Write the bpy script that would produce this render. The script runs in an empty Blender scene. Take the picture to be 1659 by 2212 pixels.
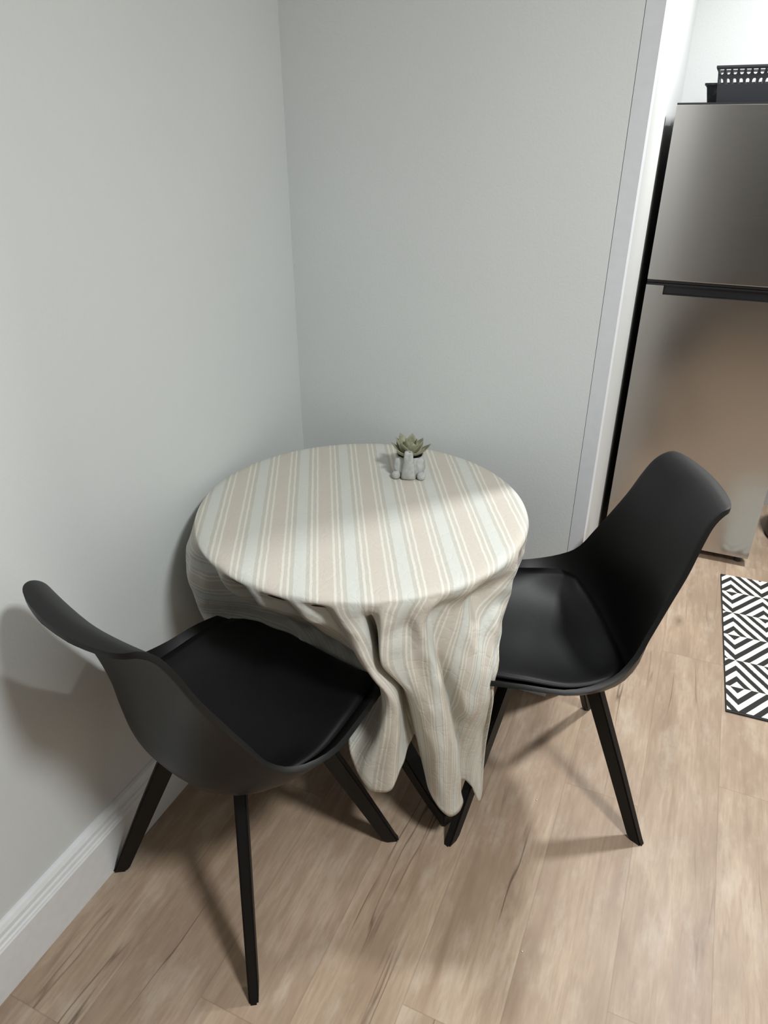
import bpy, bmesh, math, random, base64
import numpy as np
from mathutils import Vector, Matrix

scene = bpy.context.scene
COL = scene.collection
R = math.radians
rng = random.Random(7)

# ------------------------------------------------------------------ helpers
def link(name, me, mat=None, parent=None, smooth=True, loc=None):
    o = bpy.data.objects.new(name, me)
    COL.objects.link(o)
    if mat:
        me.materials.append(mat)
    if smooth:
        for p in me.polygons:
            p.use_smooth = True
    if parent:
        o.parent = parent
    if loc:
        o.location = loc
    return o

def obj(name, bm, mat=None, parent=None, smooth=False, loc=None, recalc=True):
    me = bpy.data.meshes.new(name)
    if recalc:
        bmesh.ops.recalc_face_normals(bm, faces=bm.faces[:])
    bm.to_mesh(me)
    bm.free()
    return link(name, me, mat, parent, smooth, loc)

def tag(o, label=None, cat=None, group=None, kind=None):
    if label: o['label'] = label
    if cat: o['category'] = cat
    if group: o['group'] = group
    if kind: o['kind'] = kind
    return o

def thing(name, label, cat, loc=(0, 0, 0), rz=0.0, group=None):
    o = bpy.data.objects.new(name, None)
    o.empty_display_size = 0.05
    COL.objects.link(o)
    o.location = loc
    o.rotation_euler = (0, 0, rz)
    return tag(o, label, cat, group)

def box(bm, x0, x1, y0, y1, z0, z1):
    v = [bm.verts.new((x, y, z)) for x in (x0, x1) for y in (y0, y1) for z in (z0, z1)]
    for q in ((0, 1, 3, 2), (4, 6, 7, 5), (0, 4, 5, 1), (2, 3, 7, 6), (0, 2, 6, 4), (1, 5, 7, 3)):
        bm.faces.new([v[i] for i in q])
    return v

def boxmesh(x0, x1, y0, y1, z0, z1, bevel=0.0, seg=2):
    bm = bmesh.new()
    box(bm, x0, x1, y0, y1, z0, z1)
    bmesh.ops.recalc_face_normals(bm, faces=bm.faces[:])
    if bevel:
        bmesh.ops.bevel(bm, geom=bm.edges[:], offset=bevel, segments=seg, affect='EDGES', profile=0.5)
    return bm

def prism(bm, poly, axis, a0, a1):
    """extrude a 2D polygon along an axis; poly gives the two other coordinates in x,y,z order"""
    def P(p, a):
        if axis == 'x': return (a, p[0], p[1])
        if axis == 'y': return (p[0], a, p[1])
        return (p[0], p[1], a)
    A = [bm.verts.new(P(p, a0)) for p in poly]
    B = [bm.verts.new(P(p, a1)) for p in poly]
    n = len(poly)
    for i in range(n):
        bm.faces.new((A[i], A[(i + 1) % n], B[(i + 1) % n], B[i]))
    bm.faces.new(A[::-1]); bm.faces.new(B)

def loft(bm, rings, cap0=True, cap1=True):
    vr = [[bm.verts.new(p) for p in r] for r in rings]
    n = len(vr[0])
    for a, b in zip(vr, vr[1:]):
        for i in range(n):
            bm.faces.new((a[i], a[(i + 1) % n], b[(i + 1) % n], b[i]))
    if cap0: bm.faces.new(vr[0][::-1])
    if cap1: bm.faces.new(vr[-1])
    return vr

def ring(cx, cy, cz, rx, ry, n=24, p=2.0, rot=0.0):
    out = []
    for i in range(n):
        a = 2 * math.pi * i / n
        c, s = math.cos(a), math.sin(a)
        x = rx * math.copysign(abs(c) ** (2 / p), c)
        y = ry * math.copysign(abs(s) ** (2 / p), s)
        out.append((cx + x * math.cos(rot) - y * math.sin(rot), cy + x * math.sin(rot) + y * math.cos(rot), cz))
    return out

# ------------------------------------------------------------------ node helpers
class NT:
    def __init__(self, name):
        self.m = bpy.data.materials.new(name)
        self.m.use_nodes = True
        self.t = self.m.node_tree
        self.b = self.t.nodes['Principled BSDF']
    def n(self, typ, **kw):
        nd = self.t.nodes.new(typ)
        for k, v in kw.items():
            setattr(nd, k, v)
        return nd
    def l(self, a, b):
        self.t.links.new(a, b)
    def math(self, op, a, b=None, c=None, clamp=False):
        nd = self.n('ShaderNodeMath', operation=op, use_clamp=clamp)
        for i, v in enumerate((a, b, c)):
            if v is None: continue
            if isinstance(v, (int, float)): nd.inputs[i].default_value = v
            else: self.l(v, nd.inputs[i])
        return nd.outputs[0]
    def mix(self, f, a, b, mode='MIX'):
        nd = self.n('ShaderNodeMix', data_type='RGBA', blend_type=mode)
        for i, v in ((0, f), (6, a), (7, b)):
            if isinstance(v, (int, float)): nd.inputs[i].default_value = v
            elif isinstance(v, tuple): nd.inputs[i].default_value = (*v, 1)
            else: self.l(v, nd.inputs[i])
        return nd.outputs[2]
    def noise(self, vec, scale, detail=4, rough=0.55, dist=0.0):
        nd = self.n('ShaderNodeTexNoise')
        nd.inputs['Scale'].default_value = scale
        nd.inputs['Detail'].default_value = detail
        nd.inputs['Roughness'].default_value = rough
        nd.inputs['Distortion'].default_value = dist
        if vec is not None: self.l(vec, nd.inputs['Vector'])
        return nd.outputs['Fac']
    def ramp(self, f, stops):
        nd = self.n('ShaderNodeValToRGB')
        el = nd.color_ramp.elements
        while len(el) < len(stops): el.new(0.5)
        for e, (p, c) in zip(el, stops):
            e.position = p
            e.color = (*c, 1) if isinstance(c, tuple) else (c, c, c, 1)
        self.l(f, nd.inputs[0])
        return nd.outputs[0]
    def bump(self, h, strength=0.2, dist=0.01):
        nd = self.n('ShaderNodeBump')
        nd.inputs['Strength'].default_value = strength
        nd.inputs['Distance'].default_value = dist
        self.l(h, nd.inputs['Height'])
        self.l(nd.outputs[0], self.b.inputs['Normal'])
    def coord(self, which='Object'):
        return self.n('ShaderNodeTexCoord').outputs[which]
    def set(self, color=None, rough=None, metal=None, spec=None):
        if color is not None: self.b.inputs['Base Color'].default_value = (*color, 1)
        if rough is not None: self.b.inputs['Roughness'].default_value = rough
        if metal is not None: self.b.inputs['Metallic'].default_value = metal
        if spec is not None: self.b.inputs['Specular IOR Level'].default_value = spec
        return self

def srgb(r, g, b):
    f = lambda c: (c / 255 / 12.92) if c / 255 <= 0.04045 else ((c / 255 + 0.055) / 1.055) ** 2.4
    return (f(r), f(g), f(b))

def mat_plain(name, color, rough=0.5, metal=0.0, spec=0.5, bump=None):
    t = NT(name).set(color, rough, metal, spec)
    c = t.coord()
    n = t.noise(c, 40 if bump is None else bump[0], 3)
    k = t.mix(n, tuple(v * 0.93 for v in color), tuple(min(1, v * 1.07) for v in color))
    t.l(k, t.b.inputs['Base Color'])
    if bump: t.bump(n, bump[1], bump[2])
    return t.m

# wall paint with a light roller texture
def mat_wall(name, color):
    t = NT(name).set(color, 0.55, 0, 0.3)
    c = t.coord()
    n = t.noise(c, 3, 2)
    k = t.mix(n, tuple(v * 0.97 for v in color), tuple(v * 1.03 for v in color))
    t.l(k, t.b.inputs['Base Color'])
    t.bump(t.noise(c, 160, 3, 0.6), 0.12, 0.004)
    return t.m

M = {}
M['wall'] = mat_wall('wall_paint', srgb(214, 218, 218))
M['wall_far'] = mat_wall('far_wall_paint', srgb(208, 208, 205))
M['wall_kitchen'] = mat_wall('kitchen_paint', srgb(190, 192, 191))
M['trim'] = mat_plain('trim_gloss', srgb(228, 230, 232), 0.28, 0, 0.5)
M['corner'] = mat_plain('corner_trim_paint', srgb(212, 214, 219), 0.5, 0, 0.3)
M['ceiling'] = mat_plain('ceiling_white', srgb(240, 240, 238), 0.8)
M['black_plastic'] = mat_plain('black_plastic', (0.0056, 0.0058, 0.0056), 0.45, 0, 0.30, (300, 0.05, 0.002))
M['black_leather'] = mat_plain('black_faux_leather', (0.0036, 0.0037, 0.0042), 0.5, 0, 0.30, (420, 0.12, 0.002))
M['black_leg'] = mat_plain('black_stained_wood', (0.0042, 0.004, 0.004), 0.5, 0, 0.28, (90, 0.08, 0.003))
M['table_black'] = mat_plain('table_black', (0.014, 0.0145, 0.014), 0.5)
M['bin_black'] = mat_plain('bin_black', (0.01, 0.01, 0.011), 0.45)
M['basket'] = mat_plain('basket_black', (0.013, 0.014, 0.018), 0.45)
M['gasket'] = mat_plain('gasket_black', (0.008, 0.008, 0.010), 0.4)
M['recess'] = mat_plain('handle_recess', (0.012, 0.013, 0.016), 0.3)
M['cabinet'] = mat_plain('fridge_side', (0.03, 0.03, 0.032), 0.45)
M['soil'] = mat_plain('dark_soil', (0.012, 0.01, 0.008), 0.9)

def mat_steel():
    t = NT('brushed_steel').set((0.45, 0.43, 0.41), 0.3, 1.0)
    c = t.coord()
    mp = t.n('ShaderNodeMapping')
    mp.inputs['Scale'].default_value = (3, 3, 260)
    t.l(c, mp.inputs[0])
    n = t.noise(mp.outputs[0], 4, 3)
    t.l(t.mix(n, (0.45, 0.435, 0.42), (0.50, 0.485, 0.465)), t.b.inputs['Base Color'])
    t.l(t.math('MULTIPLY_ADD', n, 0.05, 0.19), t.b.inputs['Roughness'])
    return t.m
M['steel'] = mat_steel()

def mat_concrete():
    t = NT('grey_concrete').set(srgb(150, 152, 150), 0.8, 0, 0.3)
    c = t.coord()
    n = t.noise(c, 60, 5, 0.65)
    t.l(t.ramp(n, [(0.3, srgb(160, 162, 160)), (0.55, srgb(186, 188, 186)), (0.75, srgb(202, 204, 201))]), t.b.inputs['Base Color'])
    t.bump(n, 0.25, 0.003)
    return t.m
M['concrete'] = mat_concrete()

def mat_leaf():
    t = NT('succulent_leaf').set(srgb(130, 133, 100), 0.5, 0, 0.4)
    n = t.noise(t.coord(), 45, 3)
    t.l(t.ramp(n, [(0.3, srgb(128, 130, 106)), (0.6, srgb(160, 160, 134)), (0.8, srgb(184, 182, 158))]), t.b.inputs['Base Color'])
    return t.m
M['leaf'] = mat_leaf()

# light oak plank floor, boards running along +y
SEAM0, PW = 0.285, 0.19
def mat_floor():
    t = NT('oak_planks').set((0.4, 0.3, 0.2), 0.42, 0, 0.35)
    sep = t.n('ShaderNodeSeparateXYZ')
    t.l(t.coord(), sep.inputs[0])
    x, y = sep.outputs[0], sep.outputs[1]
    u = t.math('DIVIDE', t.math('SUBTRACT', x, SEAM0), PW)
    row = t.math('FLOOR', u)
    fu = t.math('FRACT', u)
    # board length 1.22, staggered by row
    off = t.math('MULTIPLY', row, 0.437)
    v = t.math('DIVIDE', t.math('ADD', t.math('SUBTRACT', y, 1.575), t.math('MULTIPLY', off, 1.22)), 1.22)
    brd = t.math('FLOOR', v)
    fv = t.math('FRACT', v)
    cid = t.n('ShaderNodeCombineXYZ')
    t.l(row, cid.inputs[0]); t.l(brd, cid.inputs[1])
    wn = t.n('ShaderNodeTexWhiteNoise', noise_dimensions='3D')
    t.l(cid.outputs[0], wn.inputs['Vector'])
    rv, rc = wn.outputs['Value'], wn.outputs['Color']
    # grain coordinates: stretched along the board, shifted per board
    gv = t.n('ShaderNodeCombineXYZ')
    t.l(t.math('ADD', x, t.math('MULTIPLY', rv, 7.0)), gv.inputs[0])
    t.l(t.math('ADD', t.math('MULTIPLY', y, 0.10), t.math('MULTIPLY', rv, 3.0)), gv.inputs[1])
    t.l(rv, gv.inputs[2])
    g1 = t.noise(gv.outputs[0], 16, 6, 0.62, 0.4)
    g2 = t.noise(gv.outputs[0], 110, 4, 0.6, 0.3)
    bl = t.n('ShaderNodeCombineXYZ')
    t.l(t.math('ADD', x, t.math('MULTIPLY', rv, 11.0)), bl.inputs[0])
    t.l(t.math('ADD', t.math('MULTIPLY', y, 0.38), t.math('MULTIPLY', rv, 5.0)), bl.inputs[1])
    g3 = t.noise(bl.outputs[0], 7, 4, 0.6)
    base = t.ramp(g1, [(0.28, srgb(150, 128, 109)), (0.45, srgb(178, 156, 135)), (0.60, srgb(190, 169, 148)), (0.78, srgb(204, 185, 165))])
    base = t.mix(t.ramp(g2, [(0.35, 0.0), (0.72, 0.50)]), base, srgb(138, 116, 97))
    base = t.mix(t.ramp(g3, [(0.34, 0.70), (0.60, 0.0)]), base, srgb(146, 125, 106))
    # greyish wash patches
    base = t.mix(t.ramp(t.noise(bl.outputs[0], 15, 4, 0.65), [(0.52, 0.0), (0.72, 0.35)]), base, srgb(208, 197, 182))
    tint = t.ramp(rv, [(0.0, (0.93, 0.925, 0.92)), (0.5, (0.99, 0.985, 0.98)), (1.0, (1.04, 1.035, 1.02))])
    base = t.mix(1.0, base, tint, 'MULTIPLY')
    # dark cracks following the grain
    cv = t.n('ShaderNodeCombineXYZ')
    t.l(t.math('ADD', x, t.math('MULTIPLY', rv, 9.0)), cv.inputs[0])
    t.l(t.math('ADD', t.math('MULTIPLY', y, 0.06), t.math('MULTIPLY', rv, 2.0)), cv.inputs[1])
    ck = t.noise(cv.outputs[0], 7.0, 4, 0.55, 0.0)
    line = t.math('SUBTRACT', 1.0, t.math('MULTIPLY', t.math('ABSOLUTE', t.math('SUBTRACT', ck, 0.5)), 105.0), clamp=True)
    gate = t.ramp(t.noise(bl.outputs[0], 5.5, 2), [(0.53, 0.0), (0.64, 1.0)])
    base = t.mix(t.math('MULTIPLY', t.math('MULTIPLY', line, gate), 0.75), base, srgb(78, 60, 46))
    # knots
    vo = t.n('ShaderNodeTexVoronoi', feature='F1')
    kv = t.n('ShaderNodeCombineXYZ')
    t.l(t.math('ADD', x, t.math('MULTIPLY', g3, 0.05)), kv.inputs[0])
    t.l(t.math('MULTIPLY', y, 0.55), kv.inputs[1])
    t.l(kv.outputs[0], vo.inputs['Vector'])
    vo.inputs['Scale'].default_value = 4.6
    kn = t.ramp(t.math('ADD', vo.outputs['Distance'], t.math('MULTIPLY', g2, 0.06)), [(0.05, 0.75), (0.085, 0.32), (0.15, 0.0)])
    base = t.mix(kn, base, srgb(88, 68, 52))
    # seams
    eu = t.math('MINIMUM', fu, t.math('SUBTRACT', 1.0, fu))
    ev = t.math('MINIMUM', fv, t.math('SUBTRACT', 1.0, fv))
    su = t.math('LESS_THAN', t.math('MULTIPLY', eu, PW), 0.0011)
    sv = t.math('LESS_THAN', t.math('MULTIPLY', ev, 1.22), 0.0012)
    seam = t.math('MAXIMUM', su, sv)
    base = t.mix(t.math('MULTIPLY', seam, 0.28), base, srgb(110, 90, 72))
    t.l(base, t.b.inputs['Base Color'])
    t.l(t.math('MULTIPLY_ADD', g1, 0.18, 0.34), t.b.inputs['Roughness'])
    t.bump(t.math('SUBTRACT', t.math('MULTIPLY', g2, 0.5), t.math('MULTIPLY', seam, 0.8)), 0.12, 0.002)
    return t.m
M['floor'] = mat_floor()

# striped printed tablecloth: U across the stripes in metres
def mat_cloth():
    t = NT('striped_cloth').set((0.6, 0.57, 0.53), 0.62, 0, 0.25)
    sep = t.n('ShaderNodeSeparateXYZ')
    t.l(t.coord('UV'), sep.inputs[0])
    u, v = sep.outputs[0], sep.outputs[1]
    wob = t.n('ShaderNodeCombineXYZ')
    t.l(t.math('MULTIPLY', u, 1.0), wob.inputs[0]); t.l(t.math('MULTIPLY', v, 1.0), wob.inputs[1])
    w = t.noise(wob.outputs[0], 30, 3)
    uu = t.math('ADD', u, t.math('MULTIPLY', t.math('SUBTRACT', w, 0.5), 0.0035))
    P_ = 0.1035
    f = t.math('FRACT', t.math('DIVIDE', t.math('SUBTRACT', uu, 0.006), P_))
    taupe, cream, grey, pale = srgb(198, 190, 178), srgb(221, 218, 207), srgb(188, 186, 176), srgb(205, 208, 202)
    mid = srgb(195, 190, 179)
    cr = t.n('ShaderNodeValToRGB')
    cr.color_ramp.interpolation = 'CONSTANT'
    stops = [(0.0, taupe), (0.245, cream), (0.29, mid), (0.365, cream), (0.41, grey), (0.485, pale),
             (0.715, grey), (0.79, cream), (0.84, mid), (0.915, cream), (0.96, taupe)]
    el = cr.color_ramp.elements
    while len(el) < len(stops): el.new(0.5)
    for e, (p, c) in zip(el, stops):
        e.position = p; e.color = (*c, 1)
    t.l(f, cr.inputs[0])
    n = t.noise(wob.outputs[0], 150, 4, 0.7)
    base = t.mix(t.ramp(n, [(0.35, 0.16), (0.7, 0.46)]), cr.outputs[0], srgb(204, 202, 194))
    t.l(base, t.b.inputs['Base Color'])
    cr_ = t.noise(t.coord(), 26, 3, 0.5, 0.3)
    rid = t.math('ABSOLUTE', t.math('SUBTRACT', cr_, 0.5))
    t.bump(t.math('ADD', t.math('MULTIPLY', t.noise(wob.outputs[0], 700, 2), 0.05), t.math('MINIMUM', t.math('MULTIPLY', rid, 5.0), 0.30)), 0.20, 0.006)
    return t.m
M['cloth'] = mat_cloth()

# black and white mat of nested diagonal stripes
def mat_rug():
    t = NT('geometric_mat').set((0.8, 0.8, 0.75), 0.75, 0, 0.25)
    sep = t.n('ShaderNodeSeparateXYZ')
    t.l(t.coord('UV'), sep.inputs[0])
    jit = t.noise(t.coord('UV'), 70, 3)
    d = t.math('MULTIPLY', t.math('SUBTRACT', jit, 0.5), 0.05)
    a = t.math('ADD', sep.outputs[0], d)
    b = t.math('ADD', sep.outputs[1], d)
    i, j = t.math('FLOOR', a), t.math('FLOOR', b)
    fa, fb = t.math('FRACT', a), t.math('FRACT', b)
    par = t.math('ABSOLUTE', t.math('MODULO', t.math('ADD', i, j), 2.0))
    s1 = t.math('ADD', fa, fb)
    s2 = t.math('ADD', t.math('SUBTRACT', fa, fb), 1.0)
    s = t.math('ADD', t.math('MULTIPLY', par, s1), t.math('MULTIPLY', t.math('SUBTRACT', 1.0, par), s2))
    k = t.math('FRACT', t.math('ADD', t.math('MULTIPLY', s, 2.5), t.math('MULTIPLY', par, 0.5)))
    st = t.math('GREATER_THAN', k, 0.5)
    n = t.noise(t.coord('UV'), 60, 3)
    wh = t.mix(n, srgb(226, 222, 208), srgb(240, 238, 228))
    t.l(t.mix(st, srgb(46, 45, 45), wh), t.b.inputs['Base Color'])
    t.bump(t.noise(t.coord('UV'), 90, 2), 0.15, 0.002)
    return t.m
M['rug'] = mat_rug()
M['rug_edge'] = mat_plain('mat_border', srgb(42, 41, 41), 0.8)

# ------------------------------------------------------------------ the room
XL, YB = -1.0486, 1.752        # left wall face, back wall face
XE = -0.1786                   # free end of the back wall
YK = 3.42                     # kitchen back wall
X2, Y0, ZC = 2.7, -2.3, 2.46
def struct(name, bm, m, smooth=False):
    o = obj(name, bm, M[m] if isinstance(m, str) else m, None, smooth)
    o['kind'] = 'structure'
    return o
struct('floor', boxmesh(XL - 0.1, X2 + 0.1, Y0 - 0.1, YK + 0.1, -0.08, 0.0), 'floor')
struct('ceiling', boxmesh(XL - 0.1, X2 + 0.1, Y0 - 0.1, YK + 0.1, ZC, ZC + 0.08), 'ceiling')
struct('wall_left', boxmesh(XL - 0.1, XL, Y0 - 0.1, YB + 0.12, 0, ZC), 'wall')
struct('wall_back', boxmesh(XL, -0.2172, YB, YB + 0.115, 0, ZC), 'wall')
# strip of trim closing the wall's free end, a hairline crack beside it
bm = bmesh.new()
prism(bm, [(-0.2160, YB - 0.0008), (XE, YB - 0.0008), (XE - 0.0065, YB + 0.115), (-0.2160, YB + 0.115)], 'z', 0, ZC)
struct('trim_1', bm, 'corner')
bm = bmesh.new()
prism(bm, [(XL, YB + 0.115), (XE - 0.0065, YB + 0.115), (-0.229, 2.74), (-0.236, 2.80), (-0.236, YK), (XL, YK)], 'z', 0, ZC)
struct('wall_kitchen_side', bm, 'wall_kitchen')
struct('wall_kitchen_back', boxmesh(-0.4, X2, YK, YK + 0.1, 0, ZC), 'wall_kitchen')
struct('wall_right', boxmesh(X2, X2 + 0.1, Y0 - 0.1, YK + 0.1, 0, ZC), 'wall_far')
struct('wall_front', boxmesh(XL - 0.1, X2, Y0 - 0.1, Y0, 0, ZC), 'wall_far')
# baseboard profile (depth from wall, height)
prof = [(0, 0), (0.0256, 0), (0.0256, 0.118), (0.0230, 0.1215), (0.0225, 0.124), (0.0190, 0.1265), (0.0175, 0.134),
        (0.0135, 0.137), (0.0135, 0.140), (0.0155, 0.1425), (0.0145, 0.149), (0.0095, 0.157), (0.0040, 0.161), (0, 0.1615)]
bm = bmesh.new()
prism(bm, [(XL + d, z) for d, z in prof], 'y', Y0, YB)
struct('baseboard_left', bm, 'trim')
bm = bmesh.new()
prism(bm, [(YB - d, z) for d, z in prof], 'x', XL, -0.2172)
struct('baseboard_back', bm, 'trim')
# added dark panel, out of view, that darkens the reflection in the steel
d = bpy.data.objects
bm = bmesh.new()
dm = mat_plain('dark_reflection_panel', srgb(22, 21, 20), 0.6)
box(bm, 0.0, 1.20, Y0, Y0 + 0.03, 0.0, 2.20)
struct('reflection_panel_1', bm, dm)

# ------------------------------------------------------------------ chairs
CTRL = np.array([
    (0.248, 0.467, 0.204, 0.238, 0.478, 2.77), (0.192, 0.466, 0.222, 0.202, 0.513, 2.79), (0.092, 0.450, 0.246, 0.106, 0.522, 3.05),
    (-0.024, 0.428, 0.257, 0.008, 0.516, 3.36), (-0.120, 0.425, 0.248, -0.074, 0.535, 3.25), (-0.181, 0.462, 0.228, -0.123, 0.571, 2.71),
    (-0.193, 0.550, 0.211, -0.155, 0.633, 2.09), (-0.205, 0.640, 0.196, -0.185, 0.696, 1.80), (-0.221, 0.725, 0.183, -0.214, 0.759, 1.75),
    (-0.241, 0.799, 0.171, -0.235, 0.817, 1.70), (-0.266, 0.852, 0.160, -0.255, 0.860, 1.70), (-0.295, 0.880, 0.150, -0.281, 0.883, 1.75),
    (-0.326, 0.883, 0.140, -0.309, 0.885, 1.81)])
def catmull(C, t):
    n = len(C) - 1
    x = min(max(t, 0.0), 1.0) * n
    i = min(int(x), n - 1)
    f = x - i
    p0 = C[max(i - 1, 0)]; p1 = C[i]; p2 = C[i + 1]; p3 = C[min(i + 2, n)]
    return 0.5 * ((2 * p1) + (-p0 + p2) * f + (2 * p0 - 5 * p1 + 4 * p2 - p3) * f * f + (-p0 + 3 * p1 - 3 * p2 + p3) * f ** 3)
def shell_pt(s, t):
    yc, zc, W, yr, zr, p = catmull(CTRL, t)
    e = 1.0
    tf, tb = 0.075, 0.072
    if t < tf:
        q = 1 - t / tf
        e = (1 - 0.985 * q ** 3.0) ** (1 / 3.0)
    elif t > 1 - tb:
        q = (t - (1 - tb)) / tb
        e = (1 - 0.985 * q ** 3.2) ** (1 / 3.2)
    a = abs(s) * e
    k = a ** p
    return Vector((math.copysign(W * a, s), yc + (yr - yc) * k, zc + (zr - zc) * k))
def dist_t(n):
    # rows, denser towards both ends
    return [0.5 - 0.5 * math.cos(math.pi * i / (n - 1)) * 1.0 for i in range(n)]
def shell_mesh():
    bm = bmesh.new()
    NS, NTT = 33, 56
    g = []
    for t in dist_t(NTT):
        g.append([bm.verts.new(shell_pt(-1 + 2 * j / (NS - 1), t)) for j in range(NS)])
    for a, b in zip(g, g[1:]):
        for j in range(NS - 1):
            bm.faces.new((a[j], b[j], b[j + 1], a[j + 1]))
    return bm
def shell_normal(s, t):
    h = 1e-3
    du = shell_pt(min(s + h, 1), t) - shell_pt(max(s - h, -1), t)
    dv = shell_pt(s, min(t + h, 1)) - shell_pt(s, max(t - h, 0))
    n = du.cross(dv)
    n.normalize()
    return -n
def cushion_mesh():
    bm = bmesh.new()
    NS, NTT = 29, 29
    T0, T1, S1 = 0.018, 0.40, 0.935
    top, bot = [], []
    for i in range(NTT):
        a = -1 + 2 * i / (NTT - 1)
        rt, rb = [], []
        for j in range(NS):
            b = -1 + 2 * j / (NS - 1)
            # square to rounded square
            q = 0.62
            s = S1 * b * math.sqrt(1 - q * a * a * 0.35 * abs(a) ** 2)
            tt = a * math.sqrt(1 - q * b * b * 0.40 * abs(b) ** 2)
            t = (T0 + T1) / 2 + (T1 - T0) / 2 * tt
            P = shell_pt(s, t); n = shell_normal(s, t)
            m = max(abs(a), abs(b))
            prof_ = max(0.0, 1 - m ** 7) ** 0.5
            rt.append(bm.verts.new(P + n * (0.0065 + 0.019 * prof_)))
            rb.append(bm.verts.new(P + n * 0.0045) if 0 < i < NTT - 1 and 0 < j < NS - 1 else rt[-1])
        top.append(rt); bot.append(rb)
    for i in range(NTT - 1):
        for j in range(NS - 1):
            bm.faces.new((top[i][j], top[i + 1][j], top[i + 1][j + 1], top[i][j + 1]))
            q = [bot[i][j], bot[i][j + 1], bot[i + 1][j + 1], bot[i + 1][j]]
            if len(set(q)) >= 3:
                try: bm.faces.new(list(dict.fromkeys(q)))
                except ValueError: pass
    return bm
FOOT, TOPO, ZT = 0.231, 0.092, 0.424
def leg_mesh(sx, sy):
    rad = Vector((sx, sy, 0)).normalized()
    tan = Vector((-rad.y, rad.x, 0))
    bm = bmesh.new()
    rings = []
    for z, o, hr, ht in ((0.0, FOOT * 1.414, 0.0165, 0.0095), (0.012, FOOT * 1.414 - 0.008, 0.0175, 0.0105), (0.2, None, 0.0205, 0.0115), (ZT, TOPO * 1.414, 0.0225, 0.0125)):
        if o is None:
            o = 1.414 * (FOOT + (TOPO - FOOT) * z / ZT)
        c = rad * o + Vector((0, 0, z))
        r = []
        for a, b in ((-1, -1), (1, -1), (1, 1), (-1, 1)):
            r.append(c + rad * hr * a + tan * ht * b)
        rings.append(r)
    loft(bm, rings)
    bmesh.ops.recalc_face_normals(bm, faces=bm.faces[:])
    ed = [e for e in bm.edges if abs(e.verts[0].co.z - e.verts[1].co.z) > 0.005]
    bmesh.ops.bevel(bm, geom=ed, offset=0.0035, segments=2, affect='EDGES')
    return bm
def make_chair(label, loc, rz):
    c = thing('dining_chair', label, 'chair', loc, rz, 'black moulded dining chairs')
    sh = obj('seat_shell', shell_mesh(), M['black_plastic'], c, True, None, False)
    md = sh.modifiers.new('thick', 'SOLIDIFY'); md.thickness = 0.011; md.offset = -1.0
    md2 = sh.modifiers.new('round', 'BEVEL'); md2.width = 0.0045; md2.segments = 3; md2.limit_method = 'ANGLE'; md2.angle_limit = R(50)
    cu = obj('seat_cushion', cushion_mesh(), M['black_leather'], c, True)
    for sx, sy in ((-1, -1), (1, -1), (1, 1), (-1, 1)):
        obj('leg', leg_mesh(sx, sy), M['black_leg'], c)
    bm = bmesh.new()
    loft(bm, [ring(0, 0, z, r, r, 28, 5, R(45) * 0) for z, r in ((0.408, 0.115), (0.412, 0.125), (0.424, 0.125), (0.436, 0.10))])
    obj('seat_mount', bm, M['black_leg'], c)
    return c
def copy_thing(src, label, loc, rz):
    c = src.copy(); COL.objects.link(c)
    for ch in list(src.children):
        k = ch.copy(); COL.objects.link(k); k.parent = c
    c.location = loc; c.rotation_euler = (0, 0, rz); c['label'] = label
    return c
ch1 = make_chair('black moulded chair beside the left wall, seen from behind, standing close to the white baseboard', (-0.734, 0.905, 0), R(-14.0))
ch2 = copy_thing(ch1, 'black moulded chair in front of the refrigerator, pushed under the right side of the table', (-0.203, 1.430, 0), R(114.2))

# ------------------------------------------------------------------ table with striped cloth
TC = (-0.641, 1.320)
TZ, TR = 0.774, 0.376
tb = thing('round_table', 'small round black pedestal table in the corner, hidden under the striped tablecloth', 'table', (TC[0], TC[1], 0))
bm = bmesh.new()
loft(bm, [ring(0, 0, z, r, r, 64) for z, r in ((TZ - 0.024, TR - 0.006), (TZ - 0.019, TR), (TZ - 0.005, TR), (TZ, TR - 0.005))])
obj('tabletop', bm, M['table_black'], tb)
bm = bmesh.new()
loft(bm, [ring(0, 0, z, r, r, 32) for z, r in ((0.10, 0.045), (0.16, 0.045), (0.20, 0.036), (0.70, 0.034), (0.72, 0.05), (TZ - 0.024, 0.12))])
obj('pedestal_column', bm, M['table_black'], tb, True)
def foot_mesh(az):
    d_ = Vector((math.cos(az), math.sin(az), 0)); n_ = Vector((-d_.y, d_.x, 0))
    bm = bmesh.new()
    rings = []
    for r, zc, h, w in ((0.02, 0.185, 0.045, 0.022), (0.11, 0.150, 0.032, 0.022), (0.20, 0.088, 0.025, 0.021), (0.28, 0.042, 0.021, 0.021), (0.337, 0.0215, 0.0215, 0.021)):
        c = d_ * r + Vector((0, 0, zc))
        rings.append([c + n_ * w * a + Vector((0, 0, h * b)) for a, b in ((-1, -1), (1, -1), (1, 1), (-1, 1))])
    loft(bm, rings)
    bmesh.ops.recalc_face_normals(bm, faces=bm.faces[:])
    bmesh.ops.bevel(bm, geom=[e for e in bm.edges], offset=0.003, segments=2, affect='EDGES')
    return bm
for k in range(3):
    obj('foot', foot_mesh(R(-26 + 120 * k)), M['table_black'], tb)

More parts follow.
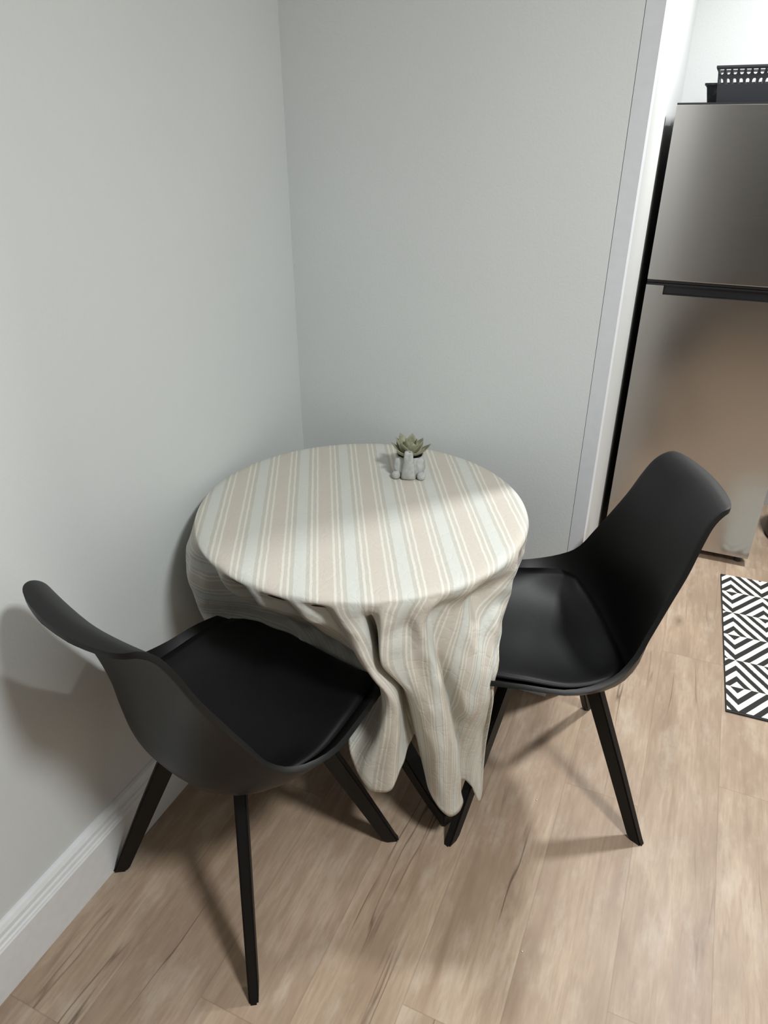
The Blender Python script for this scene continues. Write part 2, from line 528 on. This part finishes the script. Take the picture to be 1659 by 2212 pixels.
# cloth control columns: azimuth at the rim, then six (height, radius, azimuth) stations down to the hem
CLOTH = [
    (-185, (.70, .385, -185), (.62, .385, -185), (.54, .385, -185), (.46, .385, -185), (.38, .385, -185), (.30, .385, -185)),
    (-171, (.70, .390, -170), (.63, .398, -169), (.55, .395, -168), (.47, .390, -168), (.39, .385, -168), (.31, .380, -168)),
    (-158, (.71, .400, -157), (.64, .413, -154), (.56, .405, -153), (.49, .393, -153), (.41, .385, -153), (.33, .380, -153)),
    (-147, (.71, .405, -146), (.65, .412, -141), (.57, .402, -143), (.50, .390, -146), (.42, .385, -147), (.34, .380, -147)),
    (-139, (.72, .395, -137), (.66, .385, -135), (.60, .365, -137), (.53, .325, -141), (.45, .305, -142), (.37, .300, -142)),
    (-132, (.73, .370, -133), (.67, .335, -132), (.60, .300, -133), (.53, .270, -136), (.45, .250, -136), (.37, .250, -136)),
    (-122, (.735, .348, -122), (.67, .305, -121), (.60, .255, -122), (.53, .210, -123), (.45, .200, -123), (.37, .200, -123)),
    (-113, (.745, .383, -113), (.695, .360, -112), (.63, .285, -111), (.54, .205, -112), (.46, .190, -112), (.38, .190, -112)),
    (-106, (.738, .346, -106), (.68, .300, -105), (.61, .235, -104), (.53, .185, -103), (.45, .180, -103), (.37, .180, -103)),
    (-98, (.748, .384, -98), (.705, .360, -97), (.63, .275, -95), (.54, .195, -92), (.46, .180, -90), (.38, .180, -90)),
    (-91, (.740, .350, -90), (.685, .320, -88), (.61, .250, -85), (.53, .195, -82), (.45, .190, -80), (.37, .190, -80)),
    (-84, (.748, .384, -83), (.71, .366, -81), (.63, .305, -77), (.54, .235, -71), (.46, .215, -69), (.38, .220, -70)),
    (-78, (.742, .356, -76), (.70, .350, -73), (.63, .335, -68), (.54, .305, -61), (.45, .280, -58), (.36, .320, -71)),
    (-72.5, (.742, .384, -71.5), (.70, .380, -69), (.62, .384, -64.5), (.545, .390, -58), (.42, .378, -61), (.31, .355, -68)),
    (-69.5, (.745, .386, -69), (.70, .386, -66.2), (.62, .390, -62.7), (.540, .398, -56), (.43, .388, -57), (.25, .365, -63)),
    (-66.5, (.745, .385, -66), (.70, .376, -63.5), (.62, .372, -60.5), (.53, .380, -54.3), (.42, .380, -54), (.26, .378, -56)),
    (-64, (.745, .378, -64), (.70, .340, -62.5), (.61, .325, -57.5), (.52, .330, -52), (.42, .340, -51), (.29, .355, -52)),
    (-62, (.745, .376, -62), (.70, .330, -61), (.60, .300, -54.5), (.50, .298, -49), (.41, .298, -46.5), (.33, .300, -43)),
    (-60, (.746, .380, -60.5), (.70, .358, -60), (.61, .340, -57.5), (.50, .318, -49.5), (.40, .310, -45), (.30, .310, -41)),
    (-58, (.75, .388, -59), (.70, .392, -59.5), (.63, .396, -59), (.52, .366, -50), (.36, .345, -44), (.20, .350, -40)),
    (-54, (.75, .388, -55), (.70, .388, -55.5), (.63, .385, -54.2), (.51, .380, -47.5), (.35, .375, -42), (.15, .375, -37.5)),
    (-50, (.75, .384, -51), (.70, .374, -51), (.62, .378, -49.2), (.50, .390, -44), (.34, .394, -39), (.125, .392, -34.5)),
    (-46, (.75, .387, -47), (.70, .384, -48), (.61, .390, -45), (.48, .390, -39.5), (.33, .398, -35), (.13, .396, -31)),
    (-43, (.75, .387, -44), (.705, .378, -46), (.60, .385, -42), (.46, .376, -36), (.32, .390, -32), (.14, .387, -28)),
    (-41, (.75, .380, -41.5), (.70, .352, -42), (.59, .350, -38.5), (.46, .350, -33), (.33, .360, -30), (.18, .365, -27)),
    (-37, (.75, .378, -37), (.70, .352, -36), (.59, .370, -34.5), (.46, .398, -31.5), (.33, .372, -28), (.19, .374, -25.5)),
    (-31, (.75, .382, -31), (.70, .362, -30), (.60, .385, -29), (.48, .416, -28.5), (.34, .390, -25), (.17, .390, -24)),
    (-25, (.75, .377, -24.5), (.70, .340, -23.5), (.60, .385, -23.5), (.50, .424, -25.5), (.35, .397, -21.5), (.12, .405, -21.5)),
    (-19, (.75, .379, -18), (.70, .358, -18), (.64, .382, -18), (.57, .405, -21.5), (.48, .424, -23.5), (.32, .392, -19.5)),
    (-13, (.75, .383, -12.5), (.72, .378, -12), (.67, .380, -12), (.62, .382, -13), (.57, .394, -17), (.515, .418, -22)),
    (-7, (.755, .387, -7), (.735, .387, -7), (.71, .384, -7), (.68, .378, -7), (.645, .370, -8), (.605, .366, -9)),
    (-3, (.755, .380, -2.5), (.74, .370, -2.5), (.72, .362, -2.5), (.69, .356, -3), (.66, .352, -3), (.62, .350, -3)),
    (6, (.755, .382, 6), (.74, .376, 6), (.72, .370, 6), (.70, .366, 5.5), (.67, .363, 5), (.64, .361, 4)),
    (18, (.757, .386, 18), (.745, .387, 18), (.73, .386, 18), (.71, .384, 18), (.69, .382, 17.5), (.665, .381, 17)),
    (34, (.755, .386, 34), (.74, .388, 34), (.72, .388, 34), (.70, .387, 34), (.68, .386, 34), (.66, .385, 34)),
    (55, (.75, .386, 55), (.73, .386, 55), (.71, .385, 55), (.69, .384, 55), (.66, .384, 55), (.63, .384, 55)),
    (80, (.74, .384, 80), (.71, .384, 80), (.68, .384, 80), (.65, .384, 80), (.61, .384, 80), (.57, .384, 80)),
    (108, (.72, .386, 108), (.67, .388, 108), (.62, .390, 108), (.57, .390, 108), (.52, .390, 108), (.46, .390, 108)),
    (132, (.71, .392, 132), (.65, .398, 132), (.58, .40, 132), (.51, .40, 132), (.44, .40, 132), (.37, .40, 132)),
    (156, (.70, .386, 156), (.63, .388, 156), (.56, .388, 156), (.48, .388, 156), (.41, .388, 156), (.33, .388, 156)),
    (175, (.70, .385, 175), (.62, .385, 175), (.54, .385, 175), (.46, .385, 175), (.38, .385, 175), (.30, .385, 175))]
CTOP = TZ + 0.0035
STRIPE_AZ = R(-61.5)
def cloth_build():
    from mathutils import noise
    nc = len(CLOTH)
    cols = []
    for az, *st in CLOTH:
        c = [(CTOP, 0.366, az), (CTOP - 0.0035, 0.3795, az), (CTOP - 0.011, 0.3838, az)] + list(st)
        cols.append(np.array([(z, r, a) for z, r, a in c]))
    cols = np.array(cols)                       # columns x stations x (z, r, az)
    def cr(p0, p1, p2, p3, f):
        # a little tighter than Catmull-Rom so folds keep their edges
        k = 0.40
        m1, m2 = k * (p2 - p0), k * (p3 - p1)
        f2, f3 = f * f, f ** 3
        return (2 * f3 - 3 * f2 + 1) * p1 + (f3 - 2 * f2 + f) * m1 + (-2 * f3 + 3 * f2) * p2 + (f3 - f2) * m2
    SUBC, SUBR = 7, 6
    dense = []
    for i in range(nc - 1):
        for k in range(SUBC):
            f = k / SUBC
            dense.append(cr(cols[max(i - 1, 0)], cols[i], cols[i + 1], cols[min(i + 2, nc - 1)], f))
    ns = cols.shape[1]
    verts, uvs, grid = [], [], []
    def pos(z, r, a):
        return (TC[0] + r * math.cos(R(a)), TC[1] + r * math.sin(R(a)), z)
    rings_top = [0.05, 0.12, 0.19, 0.25, 0.30, 0.335]
    ncol = len(dense)
    for c in dense:
        az = c[0][2]
        ids = []
        for r in rings_top:
            x, y, z = pos(CTOP, r, az)
            ids.append(len(verts)); verts.append((x, y, z))
            b = R(az) - STRIPE_AZ
            uvs.append((r * math.sin(b), r * math.cos(b)))
        pts = []
        for j in range(ns - 1):
            n_ = SUBR if j >= 2 else 3
            for k in range(n_):
                pts.append(cr(c[max(j - 1, 0)], c[j], c[j + 1], c[min(j + 2, ns - 1)], k / n_))
        pts.append(c[-1])
        s = 0.366
        last = None
        b = R(az) - STRIPE_AZ
        for q in pts:
            P = Vector(pos(*q))
            if last is not None: s += (P - last).length
            last = P.copy()
            d_ = min(1.0, max(0.0, (CTOP - 0.02 - q[0]) / 0.05))
            if d_ > 0:
                # crumples of the thin crisp fabric
                w1 = noise.noise(Vector((P.x * 26, P.y * 26, P.z * 13)))
                w2 = abs(noise.noise(Vector((P.x * 19 + 7, P.y * 19, P.z * 15 + 3))))
                w3 = abs(noise.noise(Vector((P.x * 34 + 2, P.y * 34 + 5, P.z * 21))))
                amp = d_ * (0.0030 * w1 + 0.013 * (0.22 - w2) + 0.006 * max(0.0, 0.12 - w3))
                P.x += amp * math.cos(R(q[2])); P.y += amp * math.sin(R(q[2]))
            P.x = max(P.x, XL + 0.0045); P.y = min(P.y, YB - 0.0045)
            ids.append(len(verts)); verts.append(tuple(P))
            bb = b + R(22) * math.exp(-((az + 18) / 18.0) ** 2) * min(1.0, (s - 0.366) / 0.60)
            uvs.append((s * math.sin(bb), s * math.cos(bb)))
        grid.append(ids)
    cen = len(verts); verts.append((TC[0], TC[1], CTOP)); uvs.append((0, 0))
    faces = []
    for i in range(ncol):
        A, B = grid[i], grid[(i + 1) % ncol]
        faces.append((cen, A[0], B[0]))
        for j in range(len(A) - 1):
            faces.append((A[j], A[j + 1], B[j + 1], B[j]))
    me = bpy.data.meshes.new('tablecloth')
    me.from_pydata(verts, [], faces)
    lay = me.uv_layers.new(name='UVMap')
    for lp in me.loops:
        lay.data[lp.index].uv = uvs[lp.vertex_index]
    o = link('tablecloth', me, M['cloth'])
    md = o.modifiers.new('smooth', 'SUBSURF'); md.levels = 1; md.render_levels = 1
    md = o.modifiers.new('thick', 'SOLIDIFY'); md.thickness = 0.0009; md.offset = 1.0
    return tag(o, 'beige and white striped cloth with hanging folds, draped over the round table', 'tablecloth')
cloth_build()


# ------------------------------------------------------------------ planter with succulent
def planter(loc, rz):
    p = thing('animal_planter', 'small grey concrete animal-shaped planter with a green succulent on the striped tablecloth', 'planter', loc, rz)
    bm = bmesh.new()
    prof_ = [(0.004, 0.030), (0.0, 0.034), (0.012, 0.038), (0.035, 0.0385), (0.052, 0.0365), (0.056, 0.034), (0.054, 0.030), (0.030, 0.028)]
    prof_ = [(0.0, 0.031), (0.004, 0.036), (0.018, 0.0395), (0.038, 0.0385), (0.052, 0.0355), (0.0555, 0.0335), (0.054, 0.0305), (0.034, 0.029)]
    loft(bm, [ring(0, 0, z, r, r * 0.86, 40, 2.5) for z, r in prof_])
    obj('pot', bm, M['concrete'], p, True)
    bm = bmesh.new()
    loft(bm, [ring(0, 0, z, r, r * 0.86, 40, 2.5) for z, r in ((0.036, 0.0288), (0.046, 0.0292), (0.049, 0.02))])
    obj('soil', bm, M['soil'], p, True)
    # raised trunk in front
    bm = bmesh.new()
    rings = []
    for z, y, rx, ry in ((0.001, -0.033, 0.017, 0.008), (0.006, -0.036, 0.0185, 0.010), (0.02, -0.038, 0.0165, 0.010), (0.04, -0.039, 0.0140, 0.0095),
                         (0.058, -0.040, 0.0120, 0.009), (0.072, -0.042, 0.0108, 0.0085), (0.0775, -0.0425, 0.0098, 0.0078), (0.0795, -0.0425, 0.007, 0.005)):
        rings.append(ring(0, y, z, rx, ry, 28, 2.8))
    loft(bm, rings)
    obj('trunk', bm, M['concrete'], p, True)
    for sx in (-1, 1):
        bm = bmesh.new()
        rr = []
        for k in range(9):
            a = math.pi * k / 8
            rr.append(ring(sx * 0.0315, -0.031, 0.0095 - 0.0095 * math.cos(a), max(0.0005, 0.0115 * math.sin(a) ** 0.6), max(0.0005, 0.0135 * math.sin(a) ** 0.6), 20))
        loft(bm, rr)
        obj('front_foot', bm, M['concrete'], p, True)
        # flat ears lying against the sides
        bm = bmesh.new()
        er = []
        for k in range(9):
            a = math.pi * k / 8
            er.append([(sx * (0.026 + q[0]), -0.022 + q[1], 0.034 - 0.021 * math.cos(a)) for q in ring(0, 0, 0, max(0.0006, 0.013 * math.sin(a) ** 0.7), max(0.0005, 0.008 * math.sin(a) ** 0.7), 18, 2, sx * 0.5)])
        loft(bm, er)
        obj('ear', bm, M['concrete'], p, True)
    # rosette
    def leaf(az, tilt, L, W, z, r0):
        bm = bmesh.new()
        rings = []
        for k in range(9):
            f = k / 8
            w = W * (math.sin(math.pi * (0.10 + 0.90 * f) ** 0.9) ** 0.8) * (1 if f < 0.97 else 0.3)
            w = max(w, 0.0006)
            th = max(0.0005, 0.0026 * (1 - f * f * 0.8))
            ang = tilt + 0.35 * f
            rad = r0 + L * f * math.cos(ang)
            zz = z + L * f * math.sin(ang)
            cup = 0.25 * w
            rr = []
            for i in range(12):
                q = 2 * math.pi * i / 12
                a_ = w * math.cos(q)
                b_ = th * math.sin(q) + cup * (math.cos(q) ** 2)
                rr.append((rad - b_ * math.sin(ang), a_, zz + b_ * math.cos(ang)))
            rings.append(rr)
        loft(bm, rings)
        bm.transform(Matrix.Rotation(az, 4, 'Z'))
        return bm
    zz = 0.050
    for n, tilt, L, W, r0, ph in ((8, 0.30, 0.055, 0.0165, 0.006, 0.2), (7, 0.60, 0.056, 0.0170, 0.004, 0.65), (5, 0.92, 0.045, 0.0140, 0.002, 0.1), (3, 1.2, 0.030, 0.010, 0.001, 0.5)):
        for k in range(n):
            az = 2 * math.pi * (k + ph) / n + rng.uniform(-0.1, 0.1)
            obj('leaf', leaf(az, tilt + rng.uniform(-0.08, 0.08), L * rng.uniform(0.93, 1.07), W, zz + 0.003 * rng.random(), r0), M['leaf'], p, True)
    return p
planter((-0.605, 1.527, TZ + 0.0042), R(17))

# ------------------------------------------------------------------ refrigerator and its bins
FX0, FX1, FY, FTOP = -0.204, 0.356, 2.793, 1.624
fr = thing('refrigerator', 'stainless steel top-freezer refrigerator with dark sides standing by the kitchen wall', 'refrigerator', (0, 0, 0))
def fpart(name, bm, m, smooth=False, parent=fr): return obj(name, bm, M[m], parent, smooth)
fpart('cabinet', boxmesh(FX0 + 0.002, FX1 - 0.002, FY + 0.062, 3.36, 0.045, FTOP - 0.012, 0.004), 'cabinet')
fpart('gasket', boxmesh(FX0 + 0.010, FX1 - 0.010, FY + 0.045, FY + 0.062, 0.06, FTOP - 0.014), 'gasket')
fz = fpart('freezer_door', boxmesh(FX0, FX1, FY, FY + 0.047, 1.0805, FTOP, 0.0025), 'steel')
# lower door with the hand recess cut along its top edge
HX0 = -0.144
bm = bmesh.new()
ZT2, ZR = 1.0625, 1.0315
prism(bm, [(FX0, 0.038), (FX1, 0.038), (FX1, ZT2), (FX1 - 0.06, ZT2), (FX1 - 0.06, ZR), (HX0, ZR), (HX0, ZT2), (FX0, ZT2)], 'y', FY, FY + 0.047)
dr = fpart('fridge_door', bm, 'steel')
bm = bmesh.new()
box(bm, HX0 + 0.0005, FX1 - 0.0605, FY + 0.022, FY + 0.046, ZR + 0.0005, ZT2)
obj('handle_recess', bm, M['recess'], dr)
bm = boxmesh(FX0 + 0.001, FX1 - 0.001, FY + 0.004, FY + 0.046, ZT2 + 0.0005, ZT2 + 0.0065)
obj('door_cap', bm, M['gasket'], dr)
fpart('freezer_door_base', boxmesh(FX0 + 0.001, FX1 - 0.001, FY + 0.008, FY + 0.046, 1.0705, 1.0805), 'gasket')
fpart('top_cap', boxmesh(FX0 + 0.001, FX1 - 0.001, FY + 0.001, FY + 0.05, FTOP, FTOP + 0.005), 'gasket')
fpart('base_grille', boxmesh(FX0 + 0.01, FX1 - 0.035, FY + 0.075, FY + 0.12, 0.012, 0.045), 'gasket')
for sx in (FX0 + 0.03, FX1 - 0.03):
    bm = bmesh.new()
    loft(bm, [ring(sx, FY + 0.045, z, 0.014, 0.014, 20) for z in (0.0, 0.014, 0.016, 0.046)])
    fpart('levelling_foot', bm, 'cabinet')

def basket(name, label, x0, x1, y0, y1, z0, h, holes, flare=0.012):
    b = thing(name, label, 'basket', ((x0 + x1) / 2, (y0 + y1) / 2, z0), 0, 'black plastic baskets on the refrigerator')
    w, d_ = (x1 - x0) / 2, (y1 - y0) / 2
    bm = bmesh.new()
    NU = 8
    def wall(p0, p1, q0, q1, far=False):
        # p0,p1 bottom corners, q0,q1 top corners; perforated band near the top and a lower band
        L = (Vector(q1) - Vector(q0)).length
        n = max(2, int(L / 0.0190)) if holes else 1
        P0, P1, Q0, Q1 = map(Vector, (p0, p1, q0, q1))
        def pt(u, v): return (P0.lerp(P1, u)).lerp(Q0.lerp(Q1, u), v)
        if not holes:
            vs = [bm.verts.new(pt(u, v)) for u, v in ((0, 0), (1, 0), (1, 1), (0, 1))]
            bm.faces.new(vs); return
        bands = [(0.0, 0.50, None), (0.50, 0.68, 'up'), (0.68, 0.755, None), (0.755, 0.93, 'down'), (0.93, 1.0, None)]
        if far: bands = [(0.0, 0.50, None), (0.50, 0.985, 'down'), (0.985, 1.0, None)]
        for v0, v1, kind in bands:
            for i in range(n):
                u0, u1 = i / n, (i + 1) / n
                c = [bm.verts.new(pt(u, v)) for u, v in ((u0, v0), (u1, v0), (u1, v1), (u0, v1))]
                if kind is None:
                    bm.faces.new(c); continue
                K = 12
                hole = []
                for k in range(K):
                    a = 2 * math.pi * (k + 0.5) / K - math.pi * 3 / 4
                    du, dv = math.cos(a), math.sin(a)
                    hw = 0.42
                    # D shapes: flat side up or down
                    if kind == 'down': dv2 = 0.42 if dv > 0 else 0.42 * dv; du2 = du * (1.0 if dv > 0 else 0.9)
                    else: dv2 = -0.42 if dv < 0 else 0.42 * dv; du2 = du * (1.0 if dv < 0 else 0.9)
                    if (kind == 'down' and dv > 0) or (kind == 'up' and dv < 0):
                        du2 = du / max(abs(du), abs(dv)) if abs(dv) < abs(du) else du / abs(dv) * 1.0
                        du2 = max(-1, min(1, du2))
                    hole.append(bm.verts.new(pt((u0 + u1) / 2 + du2 * hw * (u1 - u0) * 0.80, (v0 + v1) / 2 + dv2 * (v1 - v0))))
                # stitch the square frame to the hole: each corner owns three hole verts
                for ci in range(4):
                    h = [hole[(ci * 3 + q) % K] for q in range(3)]
                    nx = hole[(ci * 3 + 3) % K]
                    bm.faces.new((c[ci], h[0], h[1])) if False else None
                    bm.faces.new((c[ci], h[1], h[0]))
                    bm.faces.new((c[ci], h[2], h[1]))
                    bm.faces.new((c[ci], c[(ci + 1) % 4], nx, h[2]))
    B = [(-w, -d_, 0), (w, -d_, 0), (w, d_, 0), (-w, d_, 0)]
    T = [(x * (1 + flare / w), y * (1 + flare / d_), h) for x, y, _ in B]
    for i in range(4):
        wall(B[i], B[(i + 1) % 4], T[i], T[(i + 1) % 4], i == 2)
    bm.faces.new([bm.verts.new(p) for p in B[::-1]])
    bmesh.ops.remove_doubles(bm, verts=bm.verts[:], dist=1e-5)
    body = obj('basket_body', bm, M['basket'], b)
    md = body.modifiers.new('thick', 'SOLIDIFY'); md.thickness = 0.0022; md.offset = 0
    bm = bmesh.new()
    o_, i_ = 0.006, 0.001
    def rect(e, z): return [(math.copysign(w + flare + e, x), math.copysign(d_ + flare + e, y), z) for x, y, _ in B]
    loft(bm, [rect(-i_, h - 0.004), rect(o_, h - 0.004), rect(o_, h + 0.002), rect(-i_, h + 0.002), rect(-i_, h - 0.004)], False, False)
    obj('rim', bm, M['basket'], b)
    return b
basket('storage_basket', 'taller perforated black plastic basket at the front on top of the refrigerator', -0.088, 0.22, 2.825, 3.01, FTOP + 0.005, 0.098, True)
basket('storage_basket', 'lower plain black plastic bin behind the perforated basket on top of the refrigerator', -0.123, 0.20, 3.04, 3.26, FTOP + 0.005, 0.062, False)

# black bin beside the refrigerator
bm = bmesh.new()
loft(bm, [ring(0, 0, z, r, r, 40) for z, r in ((0.0, 0.098), (0.004, 0.108), (0.02, 0.114), (0.3, 0.124), (0.31, 0.128), (0.318, 0.124), (0.318, 0.119), (0.03, 0.108))])
tag(obj('waste_bin', bm, M['bin_black'], None, True, (0.545, 3.13, 0)), 'round black waste bin on the floor to the right of the refrigerator', 'bin')

# patterned mat
def mat_rug_build():
    r = thing('kitchen_mat', 'black and white geometric striped kitchen mat on the oak floor in front of the refrigerator', 'mat', (0.2835, 2.29, 0), R(2.2))
    W, D0, D1, T = 0.46, -0.40, 0.40, 0.007
    bm = bmesh.new()
    uvl = bm.loops.layers.uv.new('UVMap')
    nx, ny = 24, 40
    g = [[bm.verts.new((W * i / nx, D0 + (D1 - D0) * j / ny, T + 0.0006 * math.sin(i * 1.3) * math.sin(j * 0.9))) for i in range(nx + 1)] for j in range(ny + 1)]
    for j in range(ny):
        for i in range(nx):
            f = bm.faces.new((g[j][i], g[j][i + 1], g[j + 1][i + 1], g[j + 1][i]))
            for lp in f.loops:
                x, y = lp.vert.co.x, lp.vert.co.y
                lp[uvl].uv = (x / 0.105 + 10 - 0.31, (y - 0.137) / 0.141 + 20)
    o = obj('printed_top', bm, M['rug'], r)
    bm = boxmesh(-0.003, W + 0.003, D0 - 0.007, D1 + 0.003, 0.0, T - 0.001, 0.002)
    obj('border', bm, M['rug_edge'], r)
mat_rug_build()

# crumbs on the floor
for i, (x, y) in enumerate(((-0.152, 1.333), (-0.09, 0.934))):
    bm = bmesh.new()
    loft(bm, [ring(0, 0, z, r * 1.0, r * 0.6, 8) for z, r in ((0, 0.001), (0.0008, 0.0024), (0.0018, 0.0012))])
    tag(obj('crumb', bm, M['trim'], None, True, (x, y, 0.0003)), ('tiny white crumb on the oak floor below the right chair', 'tiny pale speck on the open floor nearest the viewer')[i], 'crumb')

# ------------------------------------------------------------------ light
def lamp(name, loc, power, radius, color):
    l = bpy.data.lights.new(name, 'POINT')
    l.energy = power; l.shadow_soft_size = radius; l.color = color
    o = bpy.data.objects.new(name, l); COL.objects.link(o); o.location = loc
    return o
def downlight(name, loc, power, size, color):
    l = bpy.data.lights.new(name, 'AREA')
    l.shape = 'DISK'; l.size = size; l.energy = power; l.color = color
    o = bpy.data.objects.new(name, l); COL.objects.link(o); o.location = loc
    return o
downlight('room_lamp', (0.70, 0.40, 2.42), 28, 0.32, (0.97, 0.997, 0.995))
downlight('kitchen_lamp', (0.49, 2.56, 2.42), 30, 0.20, (0.98, 0.997, 1.0))
w = bpy.data.worlds.new('World'); scene.world = w; w.use_nodes = True
w.node_tree.nodes['Background'].inputs[0].default_value = (0.8, 0.85, 0.9, 1)
w.node_tree.nodes['Background'].inputs[1].default_value = 0.05

# ------------------------------------------------------------------ camera
cam = bpy.data.cameras.new('camera'); co = bpy.data.objects.new('camera', cam); COL.objects.link(co)
cam.sensor_fit = 'VERTICAL'; cam.sensor_height = 36.0; cam.lens = 36.0 * 1530 / 2212
cam.clip_start = 0.02
co.location = (0, 0, 1.55)
co.rotation_euler = (R(90 - 28.3), 0, R(23.9))
scene.camera = co
vs = scene.view_settings
vs.view_transform = 'Standard'; vs.look = 'None'; vs.gamma = 1.0; vs.use_curve_mapping = False
vs.exposure = 0.70
